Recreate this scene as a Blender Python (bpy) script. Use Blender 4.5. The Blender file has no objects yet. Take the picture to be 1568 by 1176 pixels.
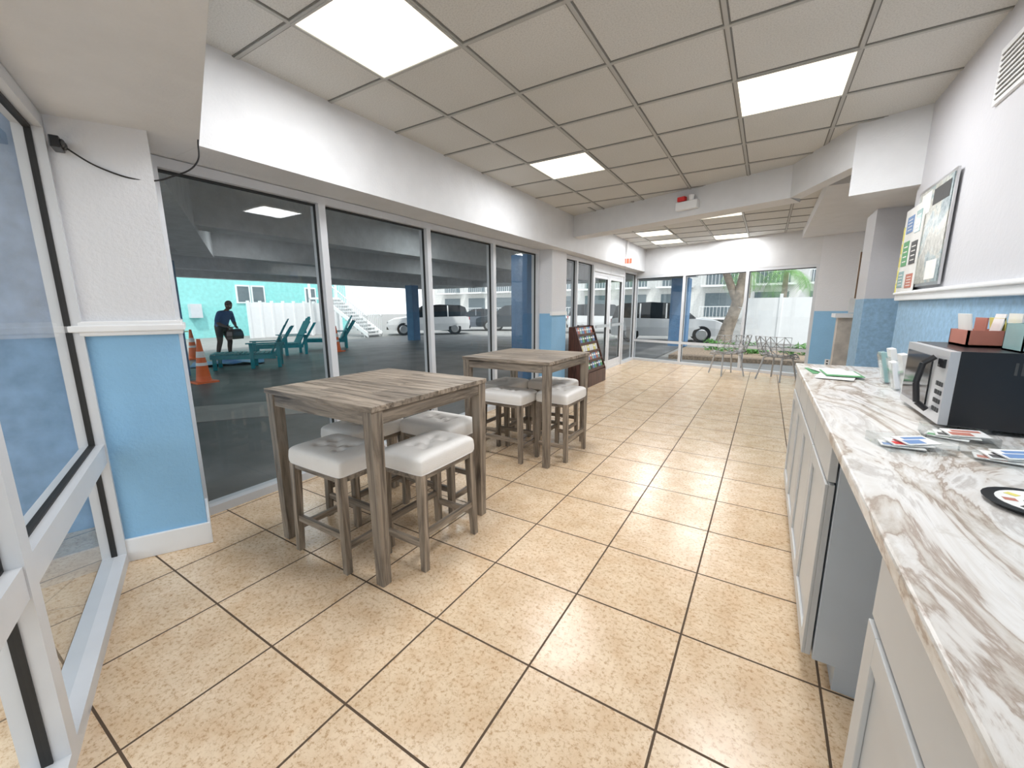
import bpy, bmesh, math, random
from mathutils import Vector, Matrix, noise
random.seed(7)
scene=bpy.context.scene
COL=scene.collection
try:
    scene.view_settings.view_transform='Standard'
except Exception: pass

# ---------------------------------------------------------------- materials
def new(name):
    m=bpy.data.materials.new(name); m.use_nodes=True
    nt=m.node_tree; b=nt.nodes['Principled BSDF']; return m,nt,b
def c4(c): return (c[0],c[1],c[2],1)
def coords(nt,scale=(1,1,1),rot=(0,0,0),loc=(0,0,0)):
    t=nt.nodes.new('ShaderNodeTexCoord'); mp=nt.nodes.new('ShaderNodeMapping')
    mp.inputs['Scale'].default_value=scale; mp.inputs['Rotation'].default_value=rot; mp.inputs['Location'].default_value=loc
    nt.links.new(t.outputs['Object'],mp.inputs['Vector']); return mp.outputs['Vector']
def nz(nt,vec,scale,detail=4,rough=.5,dist=0):
    n=nt.nodes.new('ShaderNodeTexNoise'); n.inputs['Scale'].default_value=scale; n.inputs['Detail'].default_value=detail
    n.inputs['Roughness'].default_value=rough; n.inputs['Distortion'].default_value=dist
    nt.links.new(vec,n.inputs['Vector']); return n.outputs['Fac']
def ramp(nt,fac,stops):
    r=nt.nodes.new('ShaderNodeValToRGB'); e=r.color_ramp.elements
    while len(e)>1: e.remove(e[-1])
    e[0].position=stops[0][0]; e[0].color=c4(stops[0][1])
    for p,c in stops[1:]:
        x=e.new(p); x.color=c4(c)
    nt.links.new(fac,r.inputs['Fac']); return r.outputs['Color']
def mix(nt,fac,a,b,mode='MIX'):
    m=nt.nodes.new('ShaderNodeMix'); m.data_type='RGBA'; m.blend_type=mode
    if isinstance(fac,(int,float)): m.inputs[0].default_value=fac
    else: nt.links.new(fac,m.inputs[0])
    for v,i in ((a,6),(b,7)):
        if isinstance(v,(tuple,list)): m.inputs[i].default_value=c4(v)
        else: nt.links.new(v,m.inputs[i])
    return m.outputs[2]
def bump(nt,b,h,strength,dist=.01):
    n=nt.nodes.new('ShaderNodeBump'); n.inputs['Strength'].default_value=strength; n.inputs['Distance'].default_value=dist
    nt.links.new(h,n.inputs['Height']); nt.links.new(n.outputs['Normal'],b.inputs['Normal'])
def mat(name,col,rough=.5,metal=0,var=.08,vs=6,bs=0,bscale=60,spec=None):
    m,nt,b=new(name); v=coords(nt)
    f=nz(nt,v,vs,4)
    d=tuple(max(0,c*(1-var)) for c in col); l=tuple(min(1,c*(1+var)) for c in col)
    nt.links.new(ramp(nt,f,[(.3,d),(.7,l)]),b.inputs['Base Color'])
    b.inputs['Roughness'].default_value=rough; b.inputs['Metallic'].default_value=metal
    if spec is not None: b.inputs['Specular IOR Level'].default_value=spec
    if bs: bump(nt,b,nz(nt,v,bscale,3),bs)
    return m
def emis(name,col,st):
    m,nt,b=new(name); b.inputs['Base Color'].default_value=c4(col)
    v=coords(nt); f=nz(nt,v,1.7,2)
    nt.links.new(ramp(nt,f,[(.25,tuple(c*.8 for c in col)),(.7,col)]),b.inputs['Emission Color'])
    b.inputs['Emission Strength'].default_value=st; return m
def glass(name,tint,base=.05,amp=.85):
    m=bpy.data.materials.new(name); m.use_nodes=True; nt=m.node_tree; nt.nodes.clear()
    o=nt.nodes.new('ShaderNodeOutputMaterial'); mx=nt.nodes.new('ShaderNodeMixShader')
    t=nt.nodes.new('ShaderNodeBsdfTransparent'); t.inputs['Color'].default_value=c4(tint)
    g=nt.nodes.new('ShaderNodeBsdfGlossy'); g.inputs['Roughness'].default_value=.01
    f=nt.nodes.new('ShaderNodeLayerWeight'); f.inputs['Blend'].default_value=.5
    p=nt.nodes.new('ShaderNodeMath'); p.operation='POWER'; p.inputs[1].default_value=5; nt.links.new(f.outputs['Facing'],p.inputs[0])
    q=nt.nodes.new('ShaderNodeMath'); q.operation='MULTIPLY_ADD'; q.inputs[1].default_value=amp; q.inputs[2].default_value=base; nt.links.new(p.outputs[0],q.inputs[0])
    nt.links.new(q.outputs[0],mx.inputs[0]); nt.links.new(t.outputs[0],mx.inputs[1]); nt.links.new(g.outputs[0],mx.inputs[2])
    nt.links.new(mx.outputs[0],o.inputs['Surface']); return m

def two_tone(name,upper,lower,z,bs=.35,scale=45,mott=.07):
    m,nt,b=new(name); v=coords(nt)
    s=nt.nodes.new('ShaderNodeSeparateXYZ'); nt.links.new(v,s.inputs[0])
    g=nt.nodes.new('ShaderNodeMath'); g.operation='GREATER_THAN'; g.inputs[1].default_value=z; nt.links.new(s.outputs['Z'],g.inputs[0])
    f=nz(nt,v,3,3) if mott<.1 else nz(nt,v,28,5,.6)
    lo=ramp(nt,f,[(.35,tuple(c*(1-mott) for c in lower)),(.65,lower)])
    up=ramp(nt,nz(nt,v,3,3),[(.3,tuple(c*.97 for c in upper)),(.7,upper)])
    nt.links.new(mix(nt,g.outputs[0],lo,up),b.inputs['Base Color'])
    b.inputs['Roughness'].default_value=.6
    bump(nt,b,nz(nt,v,scale,4,.6),bs,.012); return m

WHITE_W=(.76,.77,.80); BLUE_W=(.28,.54,.80)
M_wall=two_tone('stucco_wall_two_tone',WHITE_W,BLUE_W,1.31)
M_wallR=two_tone('stucco_wall_right',(.64,.64,.67),(.32,.52,.72),1.47,.3,35,.22)
M_white=mat('painted_white_drywall',(.71,.72,.735),.6,bs=.2,bscale=70,var=.03)
M_trim=mat('trim_white_gloss',(.86,.87,.88),.35,var=.02)
M_alu=mat('white_aluminium_frame',(.66,.68,.71),.35,var=.03)
M_gasket=mat('black_gasket',(.02,.02,.02),.6)
M_glass=glass('storefront_glass',(.91,.94,.95))
M_glassD=glass('clear_acrylic',(.97,.98,.98),.06,.5)

def floor_mat():
    m,nt,b=new('beige_ceramic_tile'); v=coords(nt,loc=(.19,-1.21,0))
    br=nt.nodes.new('ShaderNodeTexBrick'); br.offset=0; br.squash=1
    for k,x in (('Scale',1),('Mortar Size',.0045),('Mortar Smooth',.1),('Bias',0),('Brick Width',.487),('Row Height',.484)): br.inputs[k].default_value=x
    br.inputs['Color1'].default_value=c4((.76,.61,.435)); br.inputs['Color2'].default_value=c4((.81,.66,.485)); br.inputs['Mortar'].default_value=c4((.09,.05,.03))
    nt.links.new(v,br.inputs['Vector'])
    f1=nz(nt,v,5,6,.6); f2=nz(nt,v,55,9,.8); f3=nz(nt,v,9,5,.6)
    base=mix(nt,1,br.outputs['Color'],ramp(nt,f1,[(.35,(.93,.88,.82)),(.65,(1.07,1.06,1.05))]),'MULTIPLY')
    spk=mix(nt,1,ramp(nt,f2,[(.38,(.64,.51,.39)),(.5,(1,1,1))]),ramp(nt,f3,[(.4,(.93,.88,.83)),(.55,(1,1,1))]),'MULTIPLY')
    base=mix(nt,1,base,spk,'MULTIPLY')
    col=mix(nt,br.outputs['Fac'],base,(.10,.065,.04))
    nt.links.new(col,b.inputs['Base Color'])
    r=ramp(nt,br.outputs['Fac'],[(0,(.24,)*3),(1,(.9,)*3)]); nt.links.new(r,b.inputs['Roughness'])
    b.inputs['Specular IOR Level'].default_value=.5
    inv=nt.nodes.new('ShaderNodeMath'); inv.operation='SUBTRACT'; inv.inputs[0].default_value=1; nt.links.new(br.outputs['Fac'],inv.inputs[1])
    bump(nt,b,inv.outputs[0],.5,.004); return m
M_floor=floor_mat()

def wood(name,axis,dark=(.090,.072,.056),light=(.37,.32,.265),island=True):
    m,nt,b=new(name)
    sc={'x':(1.2,14,14),'y':(14,1.2,14),'z':(14,14,1.2)}[axis]
    v=coords(nt,sc)
    g=nt.nodes.new('ShaderNodeNewGeometry')
    if island:
        add=nt.nodes.new('ShaderNodeVectorMath'); add.operation='ADD'
        mul=nt.nodes.new('ShaderNodeMath'); mul.operation='MULTIPLY'; mul.inputs[1].default_value=37; nt.links.new(g.outputs['Random Per Island'],mul.inputs[0])
        nt.links.new(v,add.inputs[0]); nt.links.new(mul.outputs[0],add.inputs[1]); v=add.outputs[0]
    f=nz(nt,v,2.0,8,.62,.6)
    col=ramp(nt,f,[(.30,dark),(.43,tuple((a+bb)*.45 for a,bb in zip(dark,light))),(.56,light),(.75,tuple(c*1.25 for c in light))])
    if island:
        col=mix(nt,1,col,ramp(nt,g.outputs['Random Per Island'],[(0,(.72,.7,.68)),(1,(1.15,1.1,1.05))]),'MULTIPLY')
    nt.links.new(col,b.inputs['Base Color']); b.inputs['Roughness'].default_value=.45
    bump(nt,b,f,.25,.004); return m
M_woodx=wood('weathered_wood_x','x'); M_woody=wood('weathered_wood_y','y'); M_woodz=wood('weathered_wood_z','z')
M_dkwood=wood('mahogany_wood','z',(.035,.014,.009),(.11,.045,.03),False)

def marble():
    m,nt,b=new('marble_laminate'); v=coords(nt,(2.6,.8,1),(0,0,.5))
    f=nz(nt,v,1.9,9,.6,1.1); f2=nz(nt,v,6,8,.7,.8)
    col=ramp(nt,f,[(.30,(.80,.79,.77)),(.41,(.77,.755,.73)),(.465,(.58,.53,.47)),(.485,(.38,.30,.24)),(.505,(.70,.67,.63)),(.56,(.80,.79,.77)),(.60,(.55,.52,.49)),(.635,(.77,.76,.74)),(.8,(.81,.80,.79))])
    col=mix(nt,1,col,ramp(nt,f2,[(.36,(.80,.77,.73)),(.48,(1,1,1))]),'MULTIPLY')
    nt.links.new(col,b.inputs['Base Color']); b.inputs['Roughness'].default_value=.28; return m
M_marble=marble()
M_cab=mat('grey_cabinet_paint',(.58,.59,.59),.4,var=.02)
M_cabs=mat('grey_cabinet_side',(.56,.61,.66),.45,var=.02)
M_fabric=mat('linen_upholstery',(.88,.86,.83),.9,bs=.35,bscale=400,var=.04)
M_btn=mat('fabric_button',(.66,.63,.58),.9)

def ceil_mat():
    m,nt,b=new('acoustic_ceiling_tile'); v=coords(nt)
    f=nz(nt,v,120,4,.7); f2=nz(nt,v,1.3,2)
    col=mix(nt,1,ramp(nt,f,[(.35,(.52,.52,.505)),(.55,(.65,.65,.63))]),ramp(nt,f2,[(.3,(.93,.93,.92)),(.7,(1,1,1))]),'MULTIPLY')
    nt.links.new(col,b.inputs['Base Color']); b.inputs['Roughness'].default_value=.85; bump(nt,b,f,.3,.004); return m
M_ceil=ceil_mat()
M_tbar=mat('ceiling_tbar',(.42,.42,.405),.5,var=.02)
M_tshadow=mat('tbar_shadow_vent_slat',(.18,.18,.17),.8)  # painted shadow lines flanking the T-bars; also colours the dark vent slats
M_light=emis('light_diffuser',(1,.95,.82),1.35)
M_black=mat('black_plastic',(.012,.012,.014),.3)
M_steel=mat('brushed_steel',(.62,.62,.62),.3,1,var=.05)
M_silver=mat('silver_painted_plastic',(.60,.60,.61),.3,.3,var=.03)
M_red=mat('red_plastic',(.7,.03,.03),.4)
M_orange=mat('orange_cone_plastic',(.85,.16,.03),.5)
M_teal=mat('teal_plastic_lumber',(.0,.30,.37),.5)
M_mat=mat('blue_tarp',(.01,.13,.52),.4,bs=.6,bscale=8)

# ---------------------------------------------------------------- mesh builder
class MB:
    def __init__(s): s.v=[];s.f=[];s.fm=[];s.mats=[];s.sm=[]
    def mi(s,m):
        if m not in s.mats: s.mats.append(m)
        return s.mats.index(m)
    def add(s,vs,fs,m,M=None,smooth=False):
        o=len(s.v); k=s.mi(m)
        for p in vs:
            p=Vector(p); s.v.append(M@p if M is not None else p)
        for f in fs: s.f.append([o+i for i in f]); s.fm.append(k); s.sm.append(smooth)
    def box(s,x0,x1,y0,y1,z0,z1,m,M=None):
        vs=[(x,y,z) for z in (z0,z1) for x,y in ((x0,y0),(x1,y0),(x1,y1),(x0,y1))]
        s.add(vs,[(3,2,1,0),(4,5,6,7),(0,1,5,4),(1,2,6,5),(2,3,7,6),(3,0,4,7)],m,M)
    def quadbox(s,b,t,m,M=None):
        s.add(list(b)+list(t),[(3,2,1,0),(4,5,6,7),(0,1,5,4),(1,2,6,5),(2,3,7,6),(3,0,4,7)],m,M)
    def prism(s,pts,z0,z1,m,M=None):
        n=len(pts); vs=[(x,y,z0) for x,y in pts]+[(x,y,z1) for x,y in pts]
        fs=[tuple(range(n))[::-1],tuple(range(n,2*n))]+[(i,(i+1)%n,n+(i+1)%n,n+i) for i in range(n)]
        s.add(vs,fs,m,M)
    def cyl(s,p0,p1,r0,r1,m,seg=14,M=None,caps=True):
        p0=Vector(p0);p1=Vector(p1);d=(p1-p0).normalized()
        a=d.orthogonal().normalized(); b=d.cross(a)
        vs=[p0+(a*math.cos(t)+b*math.sin(t))*r0 for t in [2*math.pi*i/seg for i in range(seg)]]
        vs+=[p1+(a*math.cos(t)+b*math.sin(t))*r1 for t in [2*math.pi*i/seg for i in range(seg)]]
        fs=[(i,(i+1)%seg,seg+(i+1)%seg,seg+i) for i in range(seg)]
        s.add(vs,fs,m,M,True)
        if caps: s.add(vs[:seg],[tuple(range(seg))[::-1]],m,M); s.add(vs[seg:],[tuple(range(seg))],m,M)
    def tube(s,pts,r,m,seg=8,M=None):
        for i in range(len(pts)-1):
            r0=r[i] if isinstance(r,list) else r; r1=r[i+1] if isinstance(r,list) else r
            s.cyl(pts[i],pts[i+1],r0,r1,m,seg,M)
    def sph(s,c,rx,ry,rz,m,seg=12,rings=8,M=None):
        vs=[];fs=[]
        for i in range(rings+1):
            a=math.pi*i/rings
            for j in range(seg):
                t=2*math.pi*j/seg
                vs.append((c[0]+rx*math.sin(a)*math.cos(t),c[1]+ry*math.sin(a)*math.sin(t),c[2]+rz*math.cos(a)))
        for i in range(rings):
            for j in range(seg):
                fs.append((i*seg+j,(i+1)*seg+j,(i+1)*seg+(j+1)%seg,i*seg+(j+1)%seg))
        s.add(vs,fs,m,M,True)
    def mesh(s,name):
        me=bpy.data.meshes.new(name); me.from_pydata([tuple(v) for v in s.v],[],s.f)
        for m in s.mats: me.materials.append(m)
        for p,k,sm in zip(me.polygons,s.fm,s.sm): p.material_index=k; p.use_smooth=sm
        me.update(); return me
    def obj(s,name,loc=(0,0,0),rot=0,bevel=0,me=None):
        me=me or s.mesh(name); o=bpy.data.objects.new(name,me); o.location=loc; o.rotation_euler=(0,0,rot); COL.objects.link(o)
        if bevel: addbev(o,bevel)
        return o
def addbev(o,w,seg=2):
    b=o.modifiers.new('Bevel','BEVEL'); b.width=w; b.segments=seg; b.limit_method='ANGLE'; b.angle_limit=math.radians(40)
def inst(name,me,loc,rot=0,bevel=0):
    o=bpy.data.objects.new(name,me); o.location=loc; o.rotation_euler=(0,0,rot); COL.objects.link(o)
    if bevel: addbev(o,bevel)
    return o
def LM(origin,ang): return Matrix.Translation(Vector((origin[0],origin[1],0)))@Matrix.Rotation(ang,4,'Z')

# ---------------------------------------------------------------- shell
CZ=2.85; BZ=2.30
b=MB(); b.prism([(-3.3,.70),(.95,-.90),(.95,4.5),(3.1,4.5),(3.1,9.2),(-3.12,11.28)],-.15,0,M_floor); b.obj('floor')
b=MB(); b.box(-3.6,3.2,-1.2,11.4,CZ,CZ+.1,M_ceil); b.obj('ceiling')
XG=[-2.22+.635*k for k in range(-1,6)]; YG=[.825+.615*k for k in range(0,9)]
b=MB()
def bars(xs,ys,xr,yr):
    for x in xs:
        b.box(x-.011,x+.011,yr[0],yr[1],CZ-.008,CZ,M_tbar); b.box(x-.019,x+.019,yr[0],yr[1],CZ-.003,CZ,M_tshadow)
    for y in ys:
        b.box(xr[0],xr[1],y-.011,y+.011,CZ-.0085,CZ,M_tbar); b.box(xr[0],xr[1],y-.019,y+.019,CZ-.0035,CZ,M_tshadow)
bars(XG,YG,(-2.78,.9),(.2,6.4))
XF=[-2.37+.635*k for k in range(-1,5)]; YF=[6.585+.615*k for k in range(0,8)]
bars(XF,YF,(-2.78,.5),(6.0,11.0))
b.obj('trim_1')
cells=[(-2.22,-1.585,1.44,2.055),(-2.22,-1.585,3.90,4.515),(-.315,.32,3.285,3.90),(-.315,.32,1.44,2.055),  # last cell on this line: added out-of-view panel, brightens the foreground
       (-1.1,-.465,7.2,7.815),(-2.37,-1.735,8.43,9.045),(-2.37,-1.735,9.66,10.275),(-1.1,-.465,9.66,10.275)]
def lamp(name,x,y,z,sx,sy,e,col):
    L=bpy.data.lights.new(name,'AREA'); L.shape='RECTANGLE'; L.size=sx; L.size_y=sy; L.energy=e; L.color=col
    lo=bpy.data.objects.new(name,L); lo.location=(x,y,z); COL.objects.link(lo)
for i,(x0,x1,y0,y1) in enumerate(cells):
    b=MB(); g=.014
    b.box(x0+g,x1-g,y0+g,y1-g,CZ-.006,CZ-.001,M_light)
    for q in ((x0,x1,y0,y0+g),(x0,x1,y1-g,y1),(x0,x0+g,y0+g,y1-g),(x1-g,x1,y0+g,y1-g)): b.box(*q,CZ-.012,CZ-.001,M_tbar)
    b.obj('ceiling_light_panel')
    lamp('ceiling_panel_lamp',(x0+x1)/2,(y0+y1)/2,CZ-.03,x1-x0-.06,y1-y0-.06,25,(.97,.98,1))
b=MB(); x0,x1,y0,y1=-1.735,-1.1,7.2,7.815
M_dk=mat('dark_vent',(.06,.06,.06),.6)
b.box(x0+.02,x1-.02,y0+.02,y1-.02,CZ-.012,CZ-.002,M_dk)
for k in range(6): b.box(x0+.03,x1-.03,y0+.06+k*.09,y0+.07+k*.09,CZ-.022,CZ-.01,M_tshadow)
b.obj('ceiling_air_vent')

b=MB(); b.box(.9,1.05,-.95,4.5,0,CZ,M_wallR); b.obj('wall_right')
b=MB(); b.box(1.05,3.1,4.38,4.5,0,CZ,M_wallR); b.obj('wall_office_front')
b=MB(); b.box(3.0,3.15,4.5,9.3,0,CZ,M_wall); b.obj('wall_office_right')
b=MB(); b.box(.80,1.35,5.28,5.75,0,BZ,M_wallR); b.obj('wall_column_right')
b=MB(); b.prism([(.49,4.555),(.90,4.415),(1.35,4.415),(1.35,5.4),(.80,5.4)],BZ,CZ,M_white); b.obj('wall_bulkhead_box')
b=MB(); b.prism([(.095,5.43),(.49,4.555),(.60,4.60),(.20,5.53)],2.525,CZ,M_white); b.obj('wall_bulkhead_angled')
b=MB(); b.prism([(-2.78,6.41),(.095,5.43),(.20,5.72),(-2.78,6.72)],2.525,CZ,M_white); b.obj('wall_cross_beam')
b=MB(); b.prism([(.45,5.9),(3,5.9),(3,9.3),(.45,10.1)],2.70,CZ,M_white); b.obj('wall_soffit_office')
b=MB(); b.box(-3.4,-2.78,1.19,11.25,BZ,CZ,M_white); b.obj('wall_beam_left')
def soff(x): return 1.16-.37*(x+2.68)
def store(x): return .585-.378*(x+2.98)
b=MB(); b.prism([(-3.4,store(-3.4)-.1),(.9,store(.9)-.1),(.9,soff(.9)),(-2.78,soff(-2.78)-.008),(-3.4,soff(-2.78)-.008)],BZ,CZ-.002,M_white); b.obj('wall_soffit_near')
cp=[(-2.98,.585),(-2.775,.957),(-3.15,1.09),(-3.32,.72)]
b=MB(); b.prism(cp,0,BZ,M_wall); b.obj('wall_column_left')
A=Vector(cp[0]);B_=Vector(cp[1]);C_=Vector(cp[2])
d=(B_-A).normalized(); n=Vector((d.y,-d.x)); d2=(C_-B_).normalized(); n2=Vector((d2.y,-d2.x))
def wrap(z0,z1,th,name):
    b=MB(); k=B_+n*th+n2*th
    b.prism([tuple(A),tuple(A+n*th),tuple(k),tuple(C_+n2*th),tuple(C_),tuple(B_)],z0,z1,M_trim); return b
b=wrap(0,.135,.018,''); b.obj('baseboard_left',bevel=.004)
b=wrap(1.27,1.345,.03,''); k2=wrap(1.29,1.325,.042,''); b.add(k2.v,k2.f,M_trim); b.obj('trim_2',bevel=.006)
b=MB()
b.box(.868,.90,.0,4.5,1.44,1.51,M_trim); b.box(.855,.90,.0,4.5,1.485,1.505,M_trim); b.obj('trim_3',bevel=.006)
b=MB(); b.box(-3.3,-2.93,5.95,6.5,0,BZ,M_wall); b.obj('wall_pilaster_left')
b=MB(); b.box(-2.93,-2.91,5.95,6.5,1.28,1.34,M_trim); b.box(-2.95,-2.91,5.93,5.95,1.28,1.34,M_trim); b.obj('trim_4')

def storefront(bld,M,s0,s1,z0,z1,muls,rails=(),fw=.055,dep=.11,gl=M_glass):
    bld.box(s0,s1,-dep/2,dep/2,z0,z0+.06,M_alu,M); bld.box(s0,s1,-dep/2,dep/2,z1-.06,z1,M_alu,M)
    for s in muls:
        bld.box(s-fw/2,s+fw/2,-dep/2,dep/2,z0+.06,z1-.06,M_alu,M)
        for e in (-1,1): bld.box(s+e*fw/2-(.006 if e<0 else 0),s+e*fw/2+(.006 if e>0 else 0),-.012,.012,z0+.06,z1-.06,M_gasket,M)
    for (a,c,za,zb) in rails:
        bld.box(a,c,-dep/2+.005,dep/2-.005,za,zb,M_alu,M); bld.box(a,c,-.012,.012,zb,zb+.008,M_gasket,M)
    bld.box(s0,s1,-.012,.012,z1-.075,z1-.06,M_gasket,M)
    bld.add([(s0,0,z0+.05),(s1,0,z0+.05),(s1,0,z1-.05),(s0,0,z1-.05)],[(0,1,2,3)],gl,M)
ML=LM((-3.2,0),math.pi/2)
b=MB(); storefront(b,ML,1.05,5.95,0,BZ-.005,[1.08,2.17,3.41,4.66,5.91],fw=.06); b.obj('window_1')
MF=LM((-3.05,0),math.pi/2)
b=MB(); storefront(b,MF,6.5,8.0,0,BZ-.005,[6.53,7.13,7.97]); b.obj('window_2')
b=MB(); storefront(b,MF,10.03,11.2,0,BZ-.005,[10.06,11.15]); b.obj('window_3')
for i,(a,c) in enumerate(((8.01,9.0),(9.01,10.02))):
    b=MB(); storefront(b,MF,a,c,0,2.12,[a+.05,c-.05],[(a,c,.0,.2),(a,c,2.0,2.12)],fw=.09,dep=.06)
    b.box(a+.09,c-.09,-.09,-.06,.98,1.04,M_steel,MF); b.box(a,c,-.055,.055,2.12,BZ-.005,M_alu,MF); b.obj('door_%d'%(i+1))
TH=math.atan(.33); MFW=LM((-3.05,11.2),-TH)
b=MB(); storefront(b,MFW,0,4.05,0,2.2,[.03,1.374,2.78,4.02],[(.03,4.02,.50,.56)]); b.obj('window_4')
b=MB(); b.box(-.05,4.05,-.06,.12,2.2,CZ,M_white,MFW); b.obj('wall_far_header')
b=MB(); b.box(4.05,6.5,-.06,.12,0,CZ,M_wall,MFW); b.obj('wall_far')
b=MB(); b.box(4.05,6.4,-.08,-.06,0,.12,M_trim,MFW); b.obj('baseboard_far')
TN=math.atan(.378); MN=LM((-2.98,.585),-TN)
b=MB(); storefront(b,MN,-.12,4.15,0,BZ-.005,[.0,1.32,2.65,4.12],[(-.1,4.1,.60,.70)],fw=.07,dep=.10); b.obj('window_5')

b=MB(); Ms=LM((-2.93,.60),-TN)
b.box(-.03,.07,.04,.075,2.14,2.19,M_black,Ms); b.sph((.0,.08,2.165),.018,.01,.018,M_dk,M=Ms); b.sph((.045,.08,2.165),.018,.01,.018,M_dk,M=Ms); b.obj('door_motion_sensor',bevel=.006)
cu=bpy.data.curves.new('sensor_cable','CURVE'); cu.dimensions='3D'; cu.bevel_depth=.004
sp=cu.splines.new('BEZIER'); pts=[(-2.905,.66,2.17),(-2.86,.78,2.09),(-2.79,.94,2.06),(-2.74,1.02,2.09),(-2.695,1.13,2.18),(-2.69,1.15,2.30)]
sp.bezier_points.add(len(pts)-1)
for p,q in zip(sp.bezier_points,pts): p.co=q; p.handle_left_type=p.handle_right_type='AUTO'
cu.materials.append(M_black); o=bpy.data.objects.new('sensor_cable',cu); COL.objects.link(o)

b=MB(); b.box(.885,.90,2.86,3.27,2.40,2.66,M_trim)
for k in range(9): b.box(.878,.887,2.89,3.24,2.425+k*.025,2.435+k*.025,M_trim)
b.box(.884,.888,2.89,3.24,2.42,2.64,M_dk); b.obj('wall_air_vent')

b=MB(); b.box(-2.9,-2.6,9.3,9.36,2.32,2.5,M_trim)
M_exit=emis('exit_red',(1,.1,.05),1.2)
for k in range(4): b.box(-2.86+k*.06,-2.82+k*.06,9.29,9.3,2.36,2.46,M_exit)
b.box(-2.77,-2.73,9.31,9.35,2.5,2.84,M_trim); b.obj('exit_sign')
Mc=LM((-.96,5.79),-math.atan(.34))
b=MB(); b.box(-.14,.14,-.07,.0,2.60,2.70,M_trim,Mc); b.box(-.12,-.02,-.075,-.01,2.705,2.76,M_red,Mc); b.cyl((.06,-.05,2.70),(.06,-.05,2.76),.03,.035,M_trim,M=Mc); b.obj('emergency_light',bevel=.008)

# ---------------------------------------------------------------- counter + cabinets
b=MB(); b.box(.22,.899,-.8,3.72,.945,.98,M_marble); b.obj('countertop_marble',bevel=.006)
def door(bld,y0,y1,z0,z1,x=.25,fr=.06):
    bld.box(x-.012,x+.006,y0,y1,z0,z1,M_cab)
    bld.box(x-.022,x-.012,y0,y0+fr,z0,z1,M_cab); bld.box(x-.022,x-.012,y1-fr,y1,z0,z1,M_cab)
    bld.box(x-.022,x-.012,y0+fr,y1-fr,z0,z0+fr,M_cab); bld.box(x-.022,x-.012,y0+fr,y1-fr,z1-fr,z1,M_cab)
def cabinet(y0,y1,nd,name):
    b=MB(); b.box(.262,.895,y0,y1,.10,.943,M_cabs); b.box(.33,.895,y0+.002,y1-.002,0,.10,M_cabs)
    w=(y1-y0)/nd
    for k in range(nd):
        a=y0+k*w+.004; c=y0+(k+1)*w-.004
        b.box(.232,.256,a,c,.80,.935,M_cab); door(b,a,c,.11,.79)
    b.obj(name,bevel=.002)
cabinet(1.70,3.68,4,'base_cabinet'); cabinet(-.75,.98,3,'base_cabinet')

# microwave
b=MB(); x0,x1,y0,y1,z0,z1=.53,.885,1.92,2.40,.995,1.25
b.box(x0+.03,x1,y0,y1,z0,z1,M_black)
b.box(x0+.005,x0+.03,y0+.002,y1-.002,z0+.002,z1-.002,M_silver)
M_win=mat('microwave_window',(.02,.02,.022),.08)
b.box(x0,x0+.006,y0+.145,y1-.035,z0+.03,z1-.03,M_win)
b.box(x0-.002,x0+.005,y0+.02,y0+.075,z1-.06,z1-.03,M_win)
for r in range(4):
    for c in range(3): b.box(x0+.002,x0+.006,y0+.016+c*.022,y0+.032+c*.022,z0+.04+r*.03,z0+.055+r*.03,M_dk)
hp=[(x0,y0+.115,z0+.03),(x0-.028,y0+.12,z0+.055),(x0-.038,y0+.12,(z0+z1)/2),(x0-.028,y0+.12,z1-.055),(x0,y0+.115,z1-.03)]
b.tube(hp,.010,M_black)
for k in range(10): b.box(x1-.20+k*.015,x1-.193+k*.015,y0-.001,y0,z1-.07,z1-.03,M_dk)
for x in (x0+.06,x1-.04):
    for y in (y0+.05,y1-.05): b.cyl((x,y,.98),(x,y,z0),.015,.015,M_black)
b.obj('microwave_oven',bevel=.004)

M_coral=mat('coral_card',(.50,.19,.14),.7); M_paper=mat('white_paper',(.82,.82,.80),.7); M_green=mat('green_print',(.12,.36,.16),.6)
M_bprint=mat('blue_print',(.16,.28,.52),.6); M_yel=mat('yellow_print',(.75,.68,.18),.6); M_teac=mat('pale_teal_plastic',(.30,.47,.47),.2)
b=MB(); bx,by,bz=.63,2.14,1.2505
b.box(bx,bx+.16,by,by+.17,bz,bz+.008,M_coral)
for q in ((bx,bx+.006,by,by+.17),(bx+.154,bx+.16,by,by+.17),(bx,bx+.16,by,by+.006),(bx,bx+.16,by+.164,by+.17)): b.box(*q,bz,bz+.06,M_coral)
for k,m in enumerate((M_paper,M_coral,M_paper,M_yel,M_paper)):
    R_=Matrix.Translation(Vector((bx+.02+k*.028,by+.02,bz+.01)))@Matrix.Rotation(.15*(k%3-1),4,'Y'); b.box(0,.004,0,.12-.02*(k%3),0,.11-.015*(k%2),m,R_)
b.obj('card_holder_box')
b=MB(); bx,by=.70,1.95
for q in ((bx,bx+.004,by,by+.13),(bx+.136,bx+.14,by,by+.13),(bx,bx+.14,by,by+.004),(bx,bx+.14,by+.126,by+.13)): b.box(*q,bz,bz+.09,M_teac)
b.box(bx,bx+.14,by,by+.13,bz,bz+.005,M_teac)
for k in range(5): b.box(bx+.015+k*.024,bx+.019+k*.024,by+.01,by+.12,bz+.006,bz+.085,M_paper if k%2 else M_teac)
b.obj('tea_bag_box')

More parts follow.
